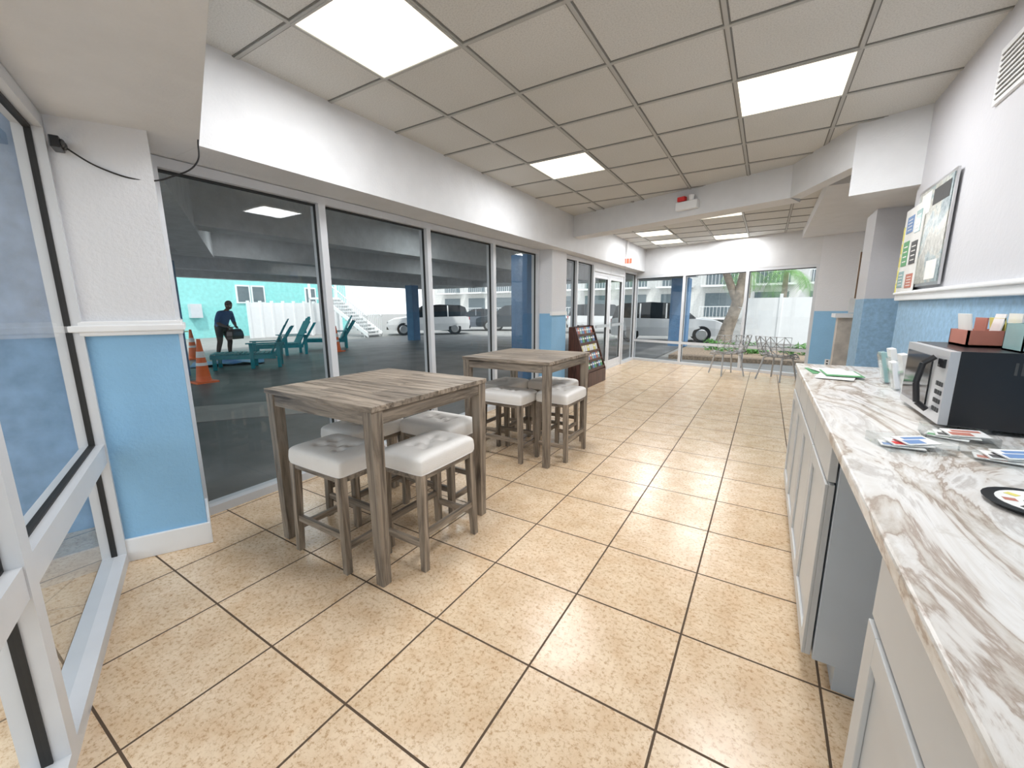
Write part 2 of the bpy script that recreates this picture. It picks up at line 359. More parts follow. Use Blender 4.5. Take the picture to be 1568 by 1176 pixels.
b=MB()
for k in range(6):
    y=2.50+k*.105; x=.58+.02*(k%2)
    T=Matrix.Translation(Vector((x,y,.981)))@Matrix.Rotation(-.22,4,'Y')
    b.box(0,.003,0,.095,0,.16,M_glassD,T); b.box(.035,.038,0,.095,0,.12,M_glassD,T)
    b.box(.006,.03,.006,.089,.006,.20-.03*(k%3),(M_paper,M_bprint,M_paper,M_paper,M_teac,M_coral)[k],T)
b.obj('brochure_holder_row')
b=MB()
for k,(x,y,r,m) in enumerate(((.30,3.3,.1,M_green),(.33,3.08,-.2,M_paper),(.34,3.25,.3,M_paper),(.36,3.15,.05,M_green))):
    T=Matrix.Translation(Vector((x,y,.9815+.004*k)))@Matrix.Rotation(r,4,'Z'); b.box(-.03,.15,-.13,.13,0,.003,m,T)
    if k==3: b.box(-.02,.14,-.08,.12,.003,.0034,M_paper,T)
b.obj('magazine_pile')
def tray(x,y,r,name,cm,size=(.16,.13)):
    b=MB(); w,dp=size; T=Matrix.Translation(Vector((x,y,.9805)))@Matrix.Rotation(r,4,'Z')
    b.box(-w/2,w/2,-dp/2,dp/2,0,.003,M_glassD,T)
    for q in ((-w/2,-w/2+.003,-dp/2,dp/2),(w/2-.003,w/2,-dp/2,dp/2),(-w/2,w/2,-dp/2,-dp/2+.003),(-w/2,w/2,dp/2-.003,dp/2)): b.box(*q,.003,.03,M_glassD,T)
    for k,m in enumerate(cm):
        T2=T@Matrix.Translation(Vector((-.02+.02*k,.005*k,.005+.007*k)))@Matrix.Rotation(.3*k-.3,4,'Z')@Matrix.Rotation(.06*k,4,'X')
        b.box(-.05,.05,-.03,.03,0,.003,M_paper,T2); b.box(-.044,.01,-.024,.0,.003,.0036,m,T2); b.box(-.03,.04,.006,.02,.003,.0036,m,T2)
    b.obj(name)
tray(.40,1.62,.3,'business_card_tray',(M_bprint,M_red,M_bprint)); tray(.55,1.80,-.1,'business_card_tray',(M_green,M_dk,M_coral)); tray(.60,1.60,.1,'business_card_tray',(M_coral,M_dk,M_bprint))
b=MB(); T=Matrix.Translation(Vector((.53,1.25,.9805)))
b.cyl((0,0,0),(0,0,.010),.075,.09,M_black,28,T)
b.cyl((0,0,.0103),(0,0,.011),.07,.07,M_paper,28,T)
for k in range(8):
    a=k*math.pi/4; b.box(.04,.06,-.008,.008,.0112,.0116,(M_coral,M_dk,M_dk,M_yel)[k%4],T@Matrix.Rotation(a,4,'Z'))
b.box(-.03,.03,-.004,.004,.0112,.0116,M_dk,T)
b.obj('round_flyer_dish')

def mapmat():
    m,nt,b=new('area_map_print'); v=coords(nt)
    f=nz(nt,v,3.2,6,.6,.8); f2=nz(nt,v,30,4,.7)
    col=ramp(nt,f,[(.35,(.10,.20,.26)),(.43,(.28,.40,.42)),(.47,(.55,.55,.48)),(.55,(.36,.36,.30)),(.65,(.56,.55,.50))])
    col=mix(nt,.35,col,ramp(nt,f2,[(.4,(.1,.1,.1)),(.6,(.7,.7,.66))])); nt.links.new(col,b.inputs['Base Color']); b.inputs['Roughness'].default_value=.3; return m
M_map=mapmat()
b=MB(); b.box(.872,.885,3.55,4.25,1.53,2.2,M_steel); b.box(.868,.873,3.57,4.23,1.55,2.18,M_map); b.box(.885,.899,3.7,4.1,1.7,2.0,M_steel)
for (y,z,w,h,m) in ((3.6,2.05,.3,.1,M_dk),(3.62,1.57,.2,.12,M_paper),(3.95,2.02,.2,.14,M_paper)): b.box(.8665,.868,y,y+w,z,z+h,m)
b.obj('framed_area_map')
b=MB(); b.box(.862,.8665,4.02,4.49,1.50,2.12,M_paper)
for (y,z,w,h,m) in ((4.07,1.92,.12,.15,M_teac),(4.25,1.94,.16,.12,M_bprint),(4.07,1.70,.14,.16,M_dk),(4.28,1.70,.14,.18,M_green),(4.30,1.54,.14,.12,M_teac),(4.06,1.53,.16,.10,M_coral),(4.455,1.5,.03,.5,M_yel)):
    b.box(.8585,.862,y,y+w,z,z+h,m)
    for q in range(4): b.box(.858,.8585,y+w*.12,y+w*.8,z+h*(.15+.2*q),z+h*(.2+.2*q),M_paper)
b.box(.886,.899,4.28,4.4,1.6,2.0,M_paper); b.obj('notice_board')

M_stone=mat('travertine_tile',(.55,.50,.44),.4,var=.2,vs=9)
b=MB(); b.box(.76,2.4,6.5,6.66,0,1.26,M_stone); b.box(.72,2.45,6.42,6.78,1.26,1.31,M_trim); b.obj('reception_desk',bevel=.004)
b=MB(); T=Matrix.Translation(Vector((.86,6.6,1.311)))
for k in range(3):
    T2=T@Matrix.Translation(Vector((.09*k,.03*k,0)))@Matrix.Rotation(-.3,4,'X'); b.box(0,.085,0,.004,0,.17,M_glassD,T2); b.box(.004,.08,-.008,-.002,.006,.19,(M_paper,M_coral,M_bprint)[k],T2)
b.obj('leaflet_stand')
b=MB(); M_brn=mat('wood_blind',(.25,.16,.10),.5)
for k in range(16): b.box(1.25,2.3,8.9,8.94,1.45+k*.05,1.475+k*.05,M_brn)
b.box(1.22,1.25,8.9,8.94,1.42,2.27,M_brn); b.box(2.3,2.33,8.9,8.94,1.42,2.27,M_brn); b.box(1.22,2.33,8.94,8.96,1.4,2.3,M_trim); b.obj('window_blind')
b=MB(); b.box(4.32,4.40,-.066,-.0605,.28,.40,M_trim,MFW); b.box(4.345,4.375,-.068,-.066,.30,.33,M_dk,MFW); b.box(4.345,4.375,-.068,-.066,.35,.38,M_dk,MFW); b.obj('power_outlet')

# ---------------------------------------------------------------- tables
def table_mesh():
    b=MB(); h=.465; Z=.95
    n=8; w=2*h/n
    for k in range(n):
        y=-h+k*w; cut=random.uniform(-.2,.2) if k%2 else random.uniform(-.1,.35)
        b.box(-h,cut-.0006,y+.0006,y+w-.0006,Z-.028,Z,M_woodx); b.box(cut+.0006,h,y+.0006,y+w-.0006,Z-.028,Z,M_woodx)
    a=h-.015
    b.box(-a,a,-a,-a+.02,Z-.10,Z-.028,M_woodx); b.box(-a,a,a-.02,a,Z-.10,Z-.028,M_woodx)
    b.box(-a,-a+.02,-a,a,Z-.10,Z-.028,M_woody); b.box(a-.02,a,-a,a,Z-.10,Z-.028,M_woody)
    for sx in (-1,1):
        for sy in (-1,1):
            cx,cy=sx*(h-.04),sy*(h-.04)
            t=.034;u=.027
            b.quadbox([(cx-u,cy-u,0),(cx+u,cy-u,0),(cx+u,cy+u,0),(cx-u,cy+u,0)],[(cx-t,cy-t,Z-.028),(cx+t,cy-t,Z-.028),(cx+t,cy+t,Z-.028),(cx-t,cy+t,Z-.028)],M_woodz)
    return b.mesh('pub_table')
TM=table_mesh()
inst('pub_table',TM,(-1.985,1.675,0),0,.003); inst('pub_table',TM,(-1.975,3.50,0),0,.003)

def stool_mesh():
    b=MB(); W,D=.235,.165; zt=.648; zb=.545
    nx,ny=36,26
    tufts=[(x,y) for x in (-.085,.085) for y in (-.05,.05)]+[(-.0,0)]
    def top(u,v):
        x=u*W;y=v*D
        e=(1-abs(u)**7)*(1-abs(v)**7); z=zb+.062+(zt-zb-.062)*max(0,e)**.35
        for tx,ty in tufts:
            r=math.hypot(x-tx,y-ty); z-=.030*math.exp(-(r/.024)**2)
        for i,(ax,ay) in enumerate(tufts):
            for (bx,by) in tufts[i+1:]:
                dd=math.hypot(bx-ax,by-ay)
                if dd<.12 :
                    t=max(0,min(1,((x-ax)*(bx-ax)+(y-ay)*(by-ay))/dd**2)); r=math.hypot(x-ax-t*(bx-ax),y-ay-t*(by-ay)); z-=.009*math.exp(-(r/.012)**2)
        return z
    vs=[];fs=[]
    for j in range(ny+1):
        for i in range(nx+1):
            u=math.sin((-1+2*i/nx)*math.pi/2);v=math.sin((-1+2*j/ny)*math.pi/2)
            k=1-.012*(abs(u)**8*abs(v)**8)*4
            vs.append((u*W*k,v*D*k,top(u,v)))
    for j in range(ny):
        for i in range(nx): a=j*(nx+1)+i; fs.append((a,a+1,a+nx+2,a+nx+1))
    ring=[i for i in range(nx+1)]+[j*(nx+1)+nx for j in range(1,ny+1)]+[ny*(nx+1)+i for i in range(nx-1,-1,-1)]+[j*(nx+1) for j in range(ny-1,0,-1)]
    prev=ring
    for (kk,z) in ((1.012,zb+.035),(1.008,zb+.012),(.985,zb)):
        cur=[]
        for r in ring: x,y,_=vs[r]; cur.append(len(vs)); vs.append((x*kk,y*kk,z))
        for q in range(len(ring)): q2=(q+1)%len(ring); fs.append((prev[q2],prev[q],cur[q],cur[q2]))
        prev=cur
    fs.append(tuple(prev)); fs=[tuple(f) for f in fs]
    b.add(vs,fs,M_fabric,None,True)
    for tx,ty in tufts: b.sph((tx,ty,top(tx/W,ty/D)+.002),.008,.008,.004,M_btn,8,5)
    b.box(-W+.012,W-.012,-D+.012,D-.012,zb-.03,zb,M_woodx)
    for sx in (-1,1):
        for sy in (-1,1):
            tx,ty=sx*(W-.03),sy*(D-.03); gx,gy=sx*(W-.016),sy*(D-.016); t=.022;u=.017
            b.quadbox([(gx-u,gy-u,0),(gx+u,gy-u,0),(gx+u,gy+u,0),(gx-u,gy+u,0)],[(tx-t,ty-t,zb),(tx+t,ty-t,zb),(tx+t,ty+t,zb),(tx-t,ty+t,zb)],M_woodz)
    for sy in (-1,1): b.box(-W+.02,W-.02,sy*(D-.02)-.011,sy*(D-.02)+.011,.19,.225,M_woodx)
    for sx in (-1,1): b.box(sx*(W-.02)-.011,sx*(W-.02)+.011,-D+.02,D-.02,.13,.165,M_woody)
    return b.mesh('tufted_bar_stool')
SM=stool_mesh()
H2=math.pi/2
for ty in (0,1.83):
    inst('tufted_bar_stool',SM,(-2.01,1.355+ty,0),0,.0); inst('tufted_bar_stool',SM,(-1.60,1.66+ty,0),H2)
    inst('tufted_bar_stool',SM,(-2.30,1.77+ty,0),H2); inst('tufted_bar_stool',SM,(-1.90,2.09+ty,0),0)

# ---------------------------------------------------------------- brochure rack
b=MB(); y0,y1=6.75,7.65; xb,xf=-2.98,-2.58
for y in (y0,y1-.02):
    vs=[(xb,y,0),(xf,y,0),(xf,y,.25),(xb+.12,y,1.06),(xb,y,1.06)]; vs+=[(x,yy+.02,z) for x,yy,z in vs]
    b.add(vs,[(4,3,2,1,0),(5,6,7,8,9)]+[(i,(i+1)%5,5+(i+1)%5,5+i) for i in range(5)],M_dkwood)
b.box(xb,xb+.02,y0+.02,y1-.02,0,1.06,M_dkwood); b.box(xb+.02,xf,y0+.02,y1-.02,.0,.25,M_dkwood)
cols=[M_bprint,M_paper,M_coral,M_green,M_yel,M_teac,M_dk,M_paper,M_bprint]
for r in range(5):
    z=.26+r*.155; x=xf-.03-(z-.25)*.36
    b.box(x-.05,x,y0+.02,y1-.02,z,z+.012,M_dkwood); b.box(x,x+.012,y0+.02,y1-.02,z,z+.05,M_dkwood)
    for c in range(8):
        yy=y0+.04+c*.105; T=Matrix.Translation(Vector((x-.012,yy,z+.013)))@Matrix.Rotation(-.25,4,'Y')
        b.box(-.012,0,0,.09,0,.15,cols[(c*3+r*2)%9],T); b.box(0,.001,.01,.08,.09,.12,M_paper,T)
b.obj('brochure_display_rack')

# ---------------------------------------------------------------- openwork chairs
def openchair():
    M_ch=mat('grey_openwork_plastic',(.42,.43,.44),.4)
    prof=[(.24,.40),(.22,.445),(.10,.45),(-.04,.445),(-.17,.45),(-.22,.50),(-.25,.60),(-.28,.72),(-.30,.84)]
    bm=bmesh.new(); rows=[]
    rnd=random.Random(3)
    for j,(y,z) in enumerate(prof):
        row=[]; N=7
        for i in range(N):
            u=-1+2*i/(N-1); w=.26 if j<5 else .26+.02*(j-4)
            ox=0 if i in(0,N-1) else rnd.uniform(-.015,.015); oz=rnd.uniform(-.015,.015) if 0<j<8 else 0
            up=(abs(u)**3)*(.06 if 1<j<5 else 0); fwd=(abs(u)**2)*(.08 if j>=5 else 0)
            row.append(bm.verts.new((u*w+ox,y+fwd+(oz if j<5 else 0),z+up+(oz if j>=5 else 0))))
        rows.append(row)
    for j in range(len(rows)-1):
        for i in range(len(rows[0])-1):
            a,b_,c,d=rows[j][i],rows[j][i+1],rows[j+1][i+1],rows[j+1][i]
            if (i+j)%2: bm.faces.new((a,b_,c)); bm.faces.new((a,c,d))
            else: bm.faces.new((a,b_,d)); bm.faces.new((b_,c,d))
    me=bpy.data.meshes.new('seat_shell'); bm.to_mesh(me); bm.free(); me.materials.append(M_ch)
    lb=MB()
    for sx in (-1,1):
        lb.tube([(sx*.17,.17,.44),(sx*.24,.26,0)],[.018,.014],M_ch); lb.tube([(sx*.17,-.16,.44),(sx*.23,-.27,0)],[.018,.014],M_ch)
        lb.tube([(sx*.17,.17,.43),(sx*.17,-.16,.43)],.01,M_ch)
    lm=lb.mesh('chair_legs')
    return me,lm
cme,lme=openchair()
for (x,y,r) in ((.26,9.35,2.6),(-.62,9.55,-2.6)):
    e=bpy.data.objects.new('openwork_chair',None); COL.objects.link(e); e.location=(x,y,0); e.rotation_euler=(0,0,r+math.pi)
    s=bpy.data.objects.new('seat_shell',cme); COL.objects.link(s); s.parent=e
    w=s.modifiers.new('w','WIREFRAME'); w.thickness=.026; w.use_even_offset=False
    l=bpy.data.objects.new('chair_legs',lme); COL.objects.link(l); l.parent=e

# ---------------------------------------------------------------- exterior : garage
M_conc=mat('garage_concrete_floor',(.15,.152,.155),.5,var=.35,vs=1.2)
M_walk=mat('light_concrete',(.34,.35,.34),.7,var=.1,vs=2)
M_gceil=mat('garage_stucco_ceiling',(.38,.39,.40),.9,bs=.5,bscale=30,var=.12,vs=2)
M_gbeam=mat('garage_painted_beam',(.62,.64,.66),.8,bs=.8,bscale=22,var=.08)
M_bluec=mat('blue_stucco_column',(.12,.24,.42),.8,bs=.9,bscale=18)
M_bluew=mat('blue_stucco_exterior',(.30,.43,.62),.8,bs=1,bscale=12,var=.22,vs=8)
M_asph=mat('sunlit_asphalt',(.27,.27,.265),.9,var=.1,vs=3)
b=MB(); b.box(-90,60,-40,120,-.30,-.06,M_asph); b.obj('ground')
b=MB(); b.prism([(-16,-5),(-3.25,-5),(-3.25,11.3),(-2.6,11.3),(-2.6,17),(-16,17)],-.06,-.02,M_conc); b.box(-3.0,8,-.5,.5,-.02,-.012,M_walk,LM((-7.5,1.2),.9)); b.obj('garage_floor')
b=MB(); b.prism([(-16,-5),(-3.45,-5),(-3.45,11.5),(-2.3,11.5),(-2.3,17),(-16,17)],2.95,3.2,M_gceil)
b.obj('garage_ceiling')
b=MB()
for x in (-6.2,-9.3,-12.6,-15.8): b.box(x-.2,x+.2,-5,17,2.42,2.95,M_gbeam)
b.box(-2.6,-2.3,11.6,17,2.5,2.95,M_gbeam)
for y in (16.7,): b.box(-16,-2.6,y-.15,y+.15,2.42,2.95,M_gbeam)
b.prism([(-3.6,.75),(-3.6,1.25),(-9,3.85),(-9,3.35)],2.36,2.94,M_gbeam)
b.obj('garage_ceiling_beams')
b=MB()
def column(x,y,w,h,r=0): b.box(-w/2,w/2,-w/2,w/2,-.02,h,M_bluec,LM((x,y),r))
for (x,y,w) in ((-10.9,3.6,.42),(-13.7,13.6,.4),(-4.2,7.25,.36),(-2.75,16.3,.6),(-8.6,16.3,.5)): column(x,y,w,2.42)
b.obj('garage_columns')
for (x,y) in ((-7.6,4.3),(-7.8,9.5),(-11,8),(-4.8,10.5),(-4.9,6.0)):  # first fixture is real; the others are added to brighten the garage
    b=MB(); b.box(x-.45,x+.45,y-.2,y+.2,2.90,2.95,M_alu); b.box(x-.42,x+.42,y-.17,y+.17,2.885,2.90,M_light); b.obj('garage_ceiling_lamp')
    lamp('garage_fixture_lamp',x,y,2.87,.8,.3,16,(.95,1,1))
b=MB(); b.box(-1.0,-.65,-3.2,-.15,-.06,2.9,M_bluew,MN); b.box(-.65,1.0,-3.2,-3.0,-.06,2.9,M_bluew,MN); b.obj('exterior_stucco_wall')
b=MB(); b.box(-.64,4.3,-2.9,-.08,-.06,-.005,M_floor,MN); b.obj('porch_tile_floor')

M_turq=mat('turquoise_stucco',(.30,.72,.70),.8,bs=.2)
M_bwin=mat('building_window_glass',(.14,.18,.20),.1)
b=MB(); b.box(-30,-25,-6,18.5,-.1,7,M_turq)
for y in (6.3,7.2,11.5,12.3,15.5): b.box(-25,-24.94,y,y+.75,1.75,2.75,M_trim); b.box(-24.95,-24.93,y+.08,y+.67,1.83,2.67,M_bwin)
b.box(-25,-24.7,9.2,9.7,1.0,1.7,M_alu); b.obj('turquoise_building')
b=MB()
for k in range(9): b.box(-22.56,-22.5,10.9+k*.6,11.48+k*.6,-.06,1.75,M_trim); b.box(-22.6,-22.45,10.82+k*.6,10.92+k*.6,-.06,1.85,M_trim)
b.obj('white_privacy_fence')
b=MB(); MS=LM((-17.5,14.6),.07)
n=12
for k in range(n):
    x=-k*.27; z=.17*(k+1)-.06; b.box(x-.3,x,-.5,.5,z-.06,z,M_trim,MS); b.box(x-.3,x-.27,-.5,.5,z-.17,z-.05,M_trim,MS)
for sy in (-.5,.5):
    b.quadbox([(0,sy-.03,-.06),(0,sy+.03,-.06),(-n*.27,sy+.03,n*.17-.2),(-n*.27,sy-.03,n*.17-.2)],[(0,sy-.03,.17),(0,sy+.03,.17),(-n*.27,sy+.03,n*.17),(-n*.27,sy-.03,n*.17)],M_trim,MS)
    for k in range(2*n): x=-k*.135-.05; z=-x/.27*.17; b.box(x-.012,x+.012,sy-.012,sy+.012,z,z+1.0,M_trim,MS)
    b.tube([(0,sy,1.03),(-n*.27,sy,n*.17+1.03)],.03,M_trim,6,MS)
b.box(-n*.27-1.2,-n*.27,-.5,.5,n*.17-.1,n*.17,M_trim,MS)
for sx in (-n*.27-1.15,-n*.27-.1):
    for sy in (-.45,.45): b.box(sx-.05,sx+.05,sy-.05,sy+.05,-.06,n*.17+1.0,M_trim,MS)
b.obj('exterior_staircase')

def chaise():
    b=MB()
    for sy in (-.3,.3):
        b.quadbox([(-1.0,sy-.02,.26),(.35,sy-.02,.22),(.35,sy+.02,.22),(-1.0,sy+.02,.26)],[(-1.0,sy-.02,.36),(.35,sy-.02,.33),(.35,sy+.02,.33),(-1.0,sy+.02,.36)],M_teal)
        for x in (-.92,-.15,.42): b.box(x-.04,x+.04,sy-.025,sy+.025,0,.34 if x<0 else .62,M_teal)
        b.box(-.25,.55,sy*1.18-.06,sy*1.18+.06,.60,.625,M_teal); b.box(-.19,-.11,sy*1.1-.025,sy*1.1+.025,.0,.6,M_teal)
        b.quadbox([(.25,sy-.02,.25),(.33,sy-.02,.25),(.33,sy+.02,.25),(.25,sy+.02,.25)],[(.72,sy-.02,1.0),(.80,sy-.02,1.0),(.80,sy+.02,1.0),(.72,sy+.02,1.0)],M_teal)
    for k in range(13): x=-.99+k*.10; z=.365-.02*k/13; b.box(x,x+.08,-.32,.32,z,z+.02,M_teal)
    for k in range(6):
        y=-.27+k*.108; top=.95+.16*(1-((k-2.5)/2.6)**2)
        dx=.57*(top-.3)
        b.quadbox([(.22,y-.045,.33),(.25,y-.045,.33),(.25,y+.045,.33),(.22,y+.045,.33)],[(.22+dx,y-.05,top+.08),(.25+dx,y-.05,top+.08),(.25+dx,y+.05,top+.08),(.22+dx,y+.05,top+.08)],M_teal)
    b.box(.45,.49,-.3,.3,.66,.74,M_teal)
    return b.mesh('lounge_chair')
LMh=chaise()
for (x,y,r) in ((-10.75,5.35,1.0),(-12.9,7.3,1.3),(-13.6,9.4,1.0)): inst('adirondack_chaise_lounge',LMh,(x,y,-.02),r,.006)
b=MB(); N=14; vs=[];fs=[]
for j in range(N+1):
    for i in range(N+1):
        x=-.8+1.6*i/N; y=-.5+1.0*j/N; vs.append((x,y,.03+.05*noise.noise(Vector((x*3,y*3,0)))))
for j in range(N):
    for i in range(N): a=j*(N+1)+i; fs.append((a,a+1,a+N+2,a+N+1))
b.add(vs,fs,M_mat,None,True); b.obj('blue_tarp',(-12.1,5.2,0),1.1)

def cone():
    b=MB(); b.box(-.19,.19,-.19,.19,0,.035,M_orange); b.cyl((0,0,.035),(0,0,.86),.13,.03,M_orange,20)
    M_ref=mat('reflective_white',(.85,.85,.85),.4)
    b.cyl((0,0,.50),(0,0,.62),.0775,.0625,M_ref,20,caps=False); b.cyl((0,0,.34),(0,0,.40),.0975,.0905,M_ref,20,caps=False)
    return b.mesh('traffic_cone')
CM=cone(); inst('traffic_cone',CM,(-9.4,3.55,-.02)); inst('traffic_cone',CM,(-12.3,8.6,-.02)); inst('traffic_cone',CM,(-14.2,5.2,-.02))
M_tape=mat('caution_tape',(.9,.7,.05),.5)
b=MB(); b.tube([(-11.3,3.9,.95),(-12.6,4.4,.86),(-13.95,5.05,.80)],.02,M_tape,4); b.obj('caution_tape')

def car(color,suv=True,name='c'):
    b=MB(); M_p=mat('car_paint_'+name,color,.2,var=.02); M_g=mat('car_glass_'+name,(.015,.02,.025),.06); M_t=mat('tyre_'+name,(.02,.02,.02),.8)
    M_l=mat('tail_light_'+name,(.5,.02,.02),.2)
    if suv: st=[(-2.28,.45,.80,.80,.80,.0),(-2.22,.28,.98,1.02,.86,0),(-2.05,.26,1.02,1.52,.90,1),(-1.75,.26,1.02,1.64,.92,1),(-.6,.26,1.0,1.68,.92,1),(.35,.26,.98,1.62,.92,1),(.75,.26,.97,1.36,.92,1),(1.15,.26,.98,1.02,.91,0),(1.9,.28,.90,.93,.87,0),(2.2,.35,.78,.80,.80,0),(2.28,.45,.62,.64,.70,0)]
    else: st=[(-2.25,.45,.75,.77,.78,0),(-2.15,.28,.92,.95,.84,0),(-1.75,.26,.96,.99,.87,0),(-1.1,.26,.96,1.36,.88,1),(-.4,.26,.94,1.44,.88,1),(.2,.26,.93,1.40,.88,1),(.6,.26,.92,1.2,.88,1),(1.05,.26,.92,.95,.87,0),(1.85,.28,.82,.84,.84,0),(2.15,.35,.68,.70,.76,0),(2.25,.45,.55,.57,.65,0)]
    rings=[]
    for (x,zb,belt,top,w,cab) in st:
        tw=w*(.78 if cab else .9)
        rings.append([(x,-w*.95,zb),(x,-w,(zb+belt)/2),(x,-w*.97,belt),(x,-tw,top),(x,tw,top),(x,w*.97,belt),(x,w,(zb+belt)/2),(x,w*.95,zb)])
    for i in range(len(rings)-1):
        for k in range(8):
            a,c=rings[i],rings[i+1]; k2=(k+1)%8
            g=False
            if k in (2,4) and (st[i][5] or st[i+1][5]): g=True
            if k==3 and abs(st[i][3]-st[i+1][3])>.14 and (st[i][5] or st[i+1][5]): g=True
            b.add([a[k],c[k],c[k2],a[k2]],[(0,1,2,3)],M_g if g else M_p,None,not g)
    b.add(rings[0],[tuple(range(8))],M_p); b.add(rings[-1],[tuple(range(7,-1,-1))],M_p)
    for sx in (-1.42,1.40):
        for sy in (-1,1):
            b.cyl((sx,sy*.60,.34),(sx,sy*.90,.34),.35,.35,M_t,22); b.cyl((sx,sy*.90,.34),(sx,sy*.915,.34),.22,.18,M_steel,16)
    for sy in (-1,1):
        b.box(-2.27,-2.1,sy*.72-.1,sy*.72+.1,.82,.98,M_l); b.box(2.1,2.27,sy*.6-.13,sy*.6+.13,.66,.76,M_steel)
        b.box(.72,.86,sy*.98-.09,sy*.98+.09,.98,1.1,M_p)
        for x in (-1.05,.0): b.quadbox([(x-.03,sy*.90-.01,1.0),(x+.03,sy*.90-.01,1.0),(x+.03,sy*.90+.01,1.0),(x-.03,sy*.90+.01,1.0)],[(x-.03,sy*.735-.01,1.62 if suv else 1.38),(x+.03,sy*.735-.01,1.62 if suv else 1.38),(x+.03,sy*.735+.01,1.62 if suv else 1.38),(x-.03,sy*.735+.01,1.62 if suv else 1.38)],M_p)
    b.box(-2.31,-2.25,-.8,.8,.34,.5,M_t); b.box(2.2,2.31,-.7,.7,.32,.46,M_t)
    return b.mesh('car_'+name)
cw=car((.80,.81,.82),True,'white'); cg=car((.16,.18,.21),False,'grey'); cd=car((.05,.06,.07),True,'dark')
inst('white_suv',cw,(-16.6,17.7,-.06),math.radians(225)); inst('grey_sedan',cg,(-16.6,22.3,-.06),math.radians(215)); inst('dark_suv',cd,(-14.6,23.4,-.06),math.radians(212))
inst('white_suv',cw,(-3.75,18.9,-.06),math.radians(12)); inst('white_suv',cw,(-8.0,23.5,-.06),math.radians(25))

M_cond=mat('white_condo_stucco',(.72,.72,.70),.8)
b=MB(); b.box(-40,12,44,52,-.1,16,M_cond)
for fl in range(5):
    z=.5+fl*3
    for k in range(12):
        x=-38+k*4.1; b.box(x,x+2.6,43.9,44.0,z,z+2.2,M_bwin); b.box(x-.3,x+3,42.6,44,z-.25,z-.1,M_trim)
        for q in range(12): b.box(x-.3+q*.3,x-.27+q*.3,42.6,42.63,z-.1,z+.9,M_trim)
        b.box(x-.3,x+3,42.58,42.64,z+.9,z+.96,M_trim)
b.obj('condo_building')
b=MB()
for k in range(9): b.box(k*1.2,k*1.2+1.15,0,.06,-.06,1.75,M_trim,LM((-.75,19.6),-.1)); b.box(k*1.2-.06,k*1.2+.04,-.04,.1,-.06,1.9,M_trim,LM((-.75,19.6),-.1))
b.obj('white_vinyl_fence')
M_leaf=mat('shrub_leaf',(.10,.26,.06),.6,var=.4,vs=12); M_palm=mat('palm_leaf',(.15,.34,.08),.5,var=.4,vs=4); M_bark=mat('bark',(.30,.25,.20),.9,bs=.8,bscale=20,var=.3)
M_mulch=mat('mulch',(.30,.23,.17),.95,bs=1,bscale=40,var=.4,vs=20)
b=MB(); b.box(-2.3,4,12.3,15,-.06,.05,M_mulch); b.obj('planting_bed')
b=MB(); R_=random.Random(5)
for s in range(22):
    cx=R_.uniform(-1.6,2.6); cy=R_.uniform(12.6,14.6); h=R_.uniform(.12,.34)
    for k in range(45):
        a=R_.uniform(0,6.28); rr=R_.uniform(0,h*.8); z=.05+R_.uniform(0,h); p=Vector((cx+rr*math.cos(a),cy+rr*math.sin(a),z))
        u=Vector((R_.uniform(-1,1),R_.uniform(-1,1),R_.uniform(-.2,1))).normalized()*.08; w=u.orthogonal().normalized()*.022
        b.add([p-u,p+w,p+u,p-w],[(0,1,2,3)],M_leaf)
b.obj('low_shrubs')
def palm(name,x,y,h,nf,L,seed,trunk_r=.12,lean=(0,0)):
    r=random.Random(seed); b=MB(); tp=[]
    for k in range(8): t=k/7; tp.append((lean[0]*t*t,lean[1]*t*t,h*t))
    b.tube(tp,[trunk_r*(1.25-.4*k/7) for k in range(8)],M_bark,10)
    top=Vector(tp[-1])
    for i in range(nf):
        a=2*math.pi*i/nf+r.uniform(-.2,.2); el=r.uniform(-.2,1.1); d=Vector((math.cos(a),math.sin(a),0)); pts=[]
        p=top.copy(); ang=el
        for k in range(12):
            pts.append(p.copy()); p=p+(d*math.cos(ang)+Vector((0,0,1))*math.sin(ang))*(L/12); ang-=.17
        for k in range(11):
            q=pts[k];q2=pts[k+1]; side=d.cross(Vector((0,0,1))); ll=L*.28*math.sin(math.pi*(k+1)/12.5)
            b.add([q-side*.01,q+side*.01,q2+side*.01,q2-side*.01],[(0,1,2,3)],M_palm)
            for s in (-1,1):
                for e in (0,.5):
                    qq=q.lerp(q2,e); tip=qq+side*s*ll+(q2-q)*1.3-Vector((0,0,ll*.45)); w=(q2-q)*.10
                    b.add([qq-w,qq+w,tip],[(0,1,2)],M_palm)
    return b.obj(name,(x,y,-.06))
palm('palm_tree',.6,23,3.0,14,2.0,1); palm('palm_tree',-1.0,27,3.4,14,2.2,2); palm('palm_tree',3.2,26,3.4,14,2.4,4); palm('palm_tree',-9,33,5,16,2.6,8)
b=MB(); b.tube([(-1.35,17.6,-.05),(-1.25,17.6,.5),(-1.0,17.6,1.4),(-.85,17.6,2.4),(-.7,17.6,3.6),(-.6,17.6,5)],[.30,.24,.2,.18,.17,.15],M_bark,12)
b.tube([(-1.0,17.6,1.6),(-1.5,17.7,2.8),(-1.8,17.8,4.2)],[.15,.12,.1],M_bark,10)
R_=random.Random(9)
for k in range(1800):
    c=R_.choice([(-.6,17.6,5),(-1.8,17.8,4.3),(-.2,17.4,4.4)]); p=Vector(c)+Vector((R_.gauss(0,.7),R_.gauss(0,.7),R_.gauss(0,.4))); u=Vector((R_.uniform(-1,1),R_.uniform(-1,1),R_.uniform(-1,1))).normalized()*.12; w=u.orthogonal().normalized()*.05
    b.add([p-u,p+w,p+u,p-w],[(0,1,2,3)],M_leaf)
b.obj('shade_tree')

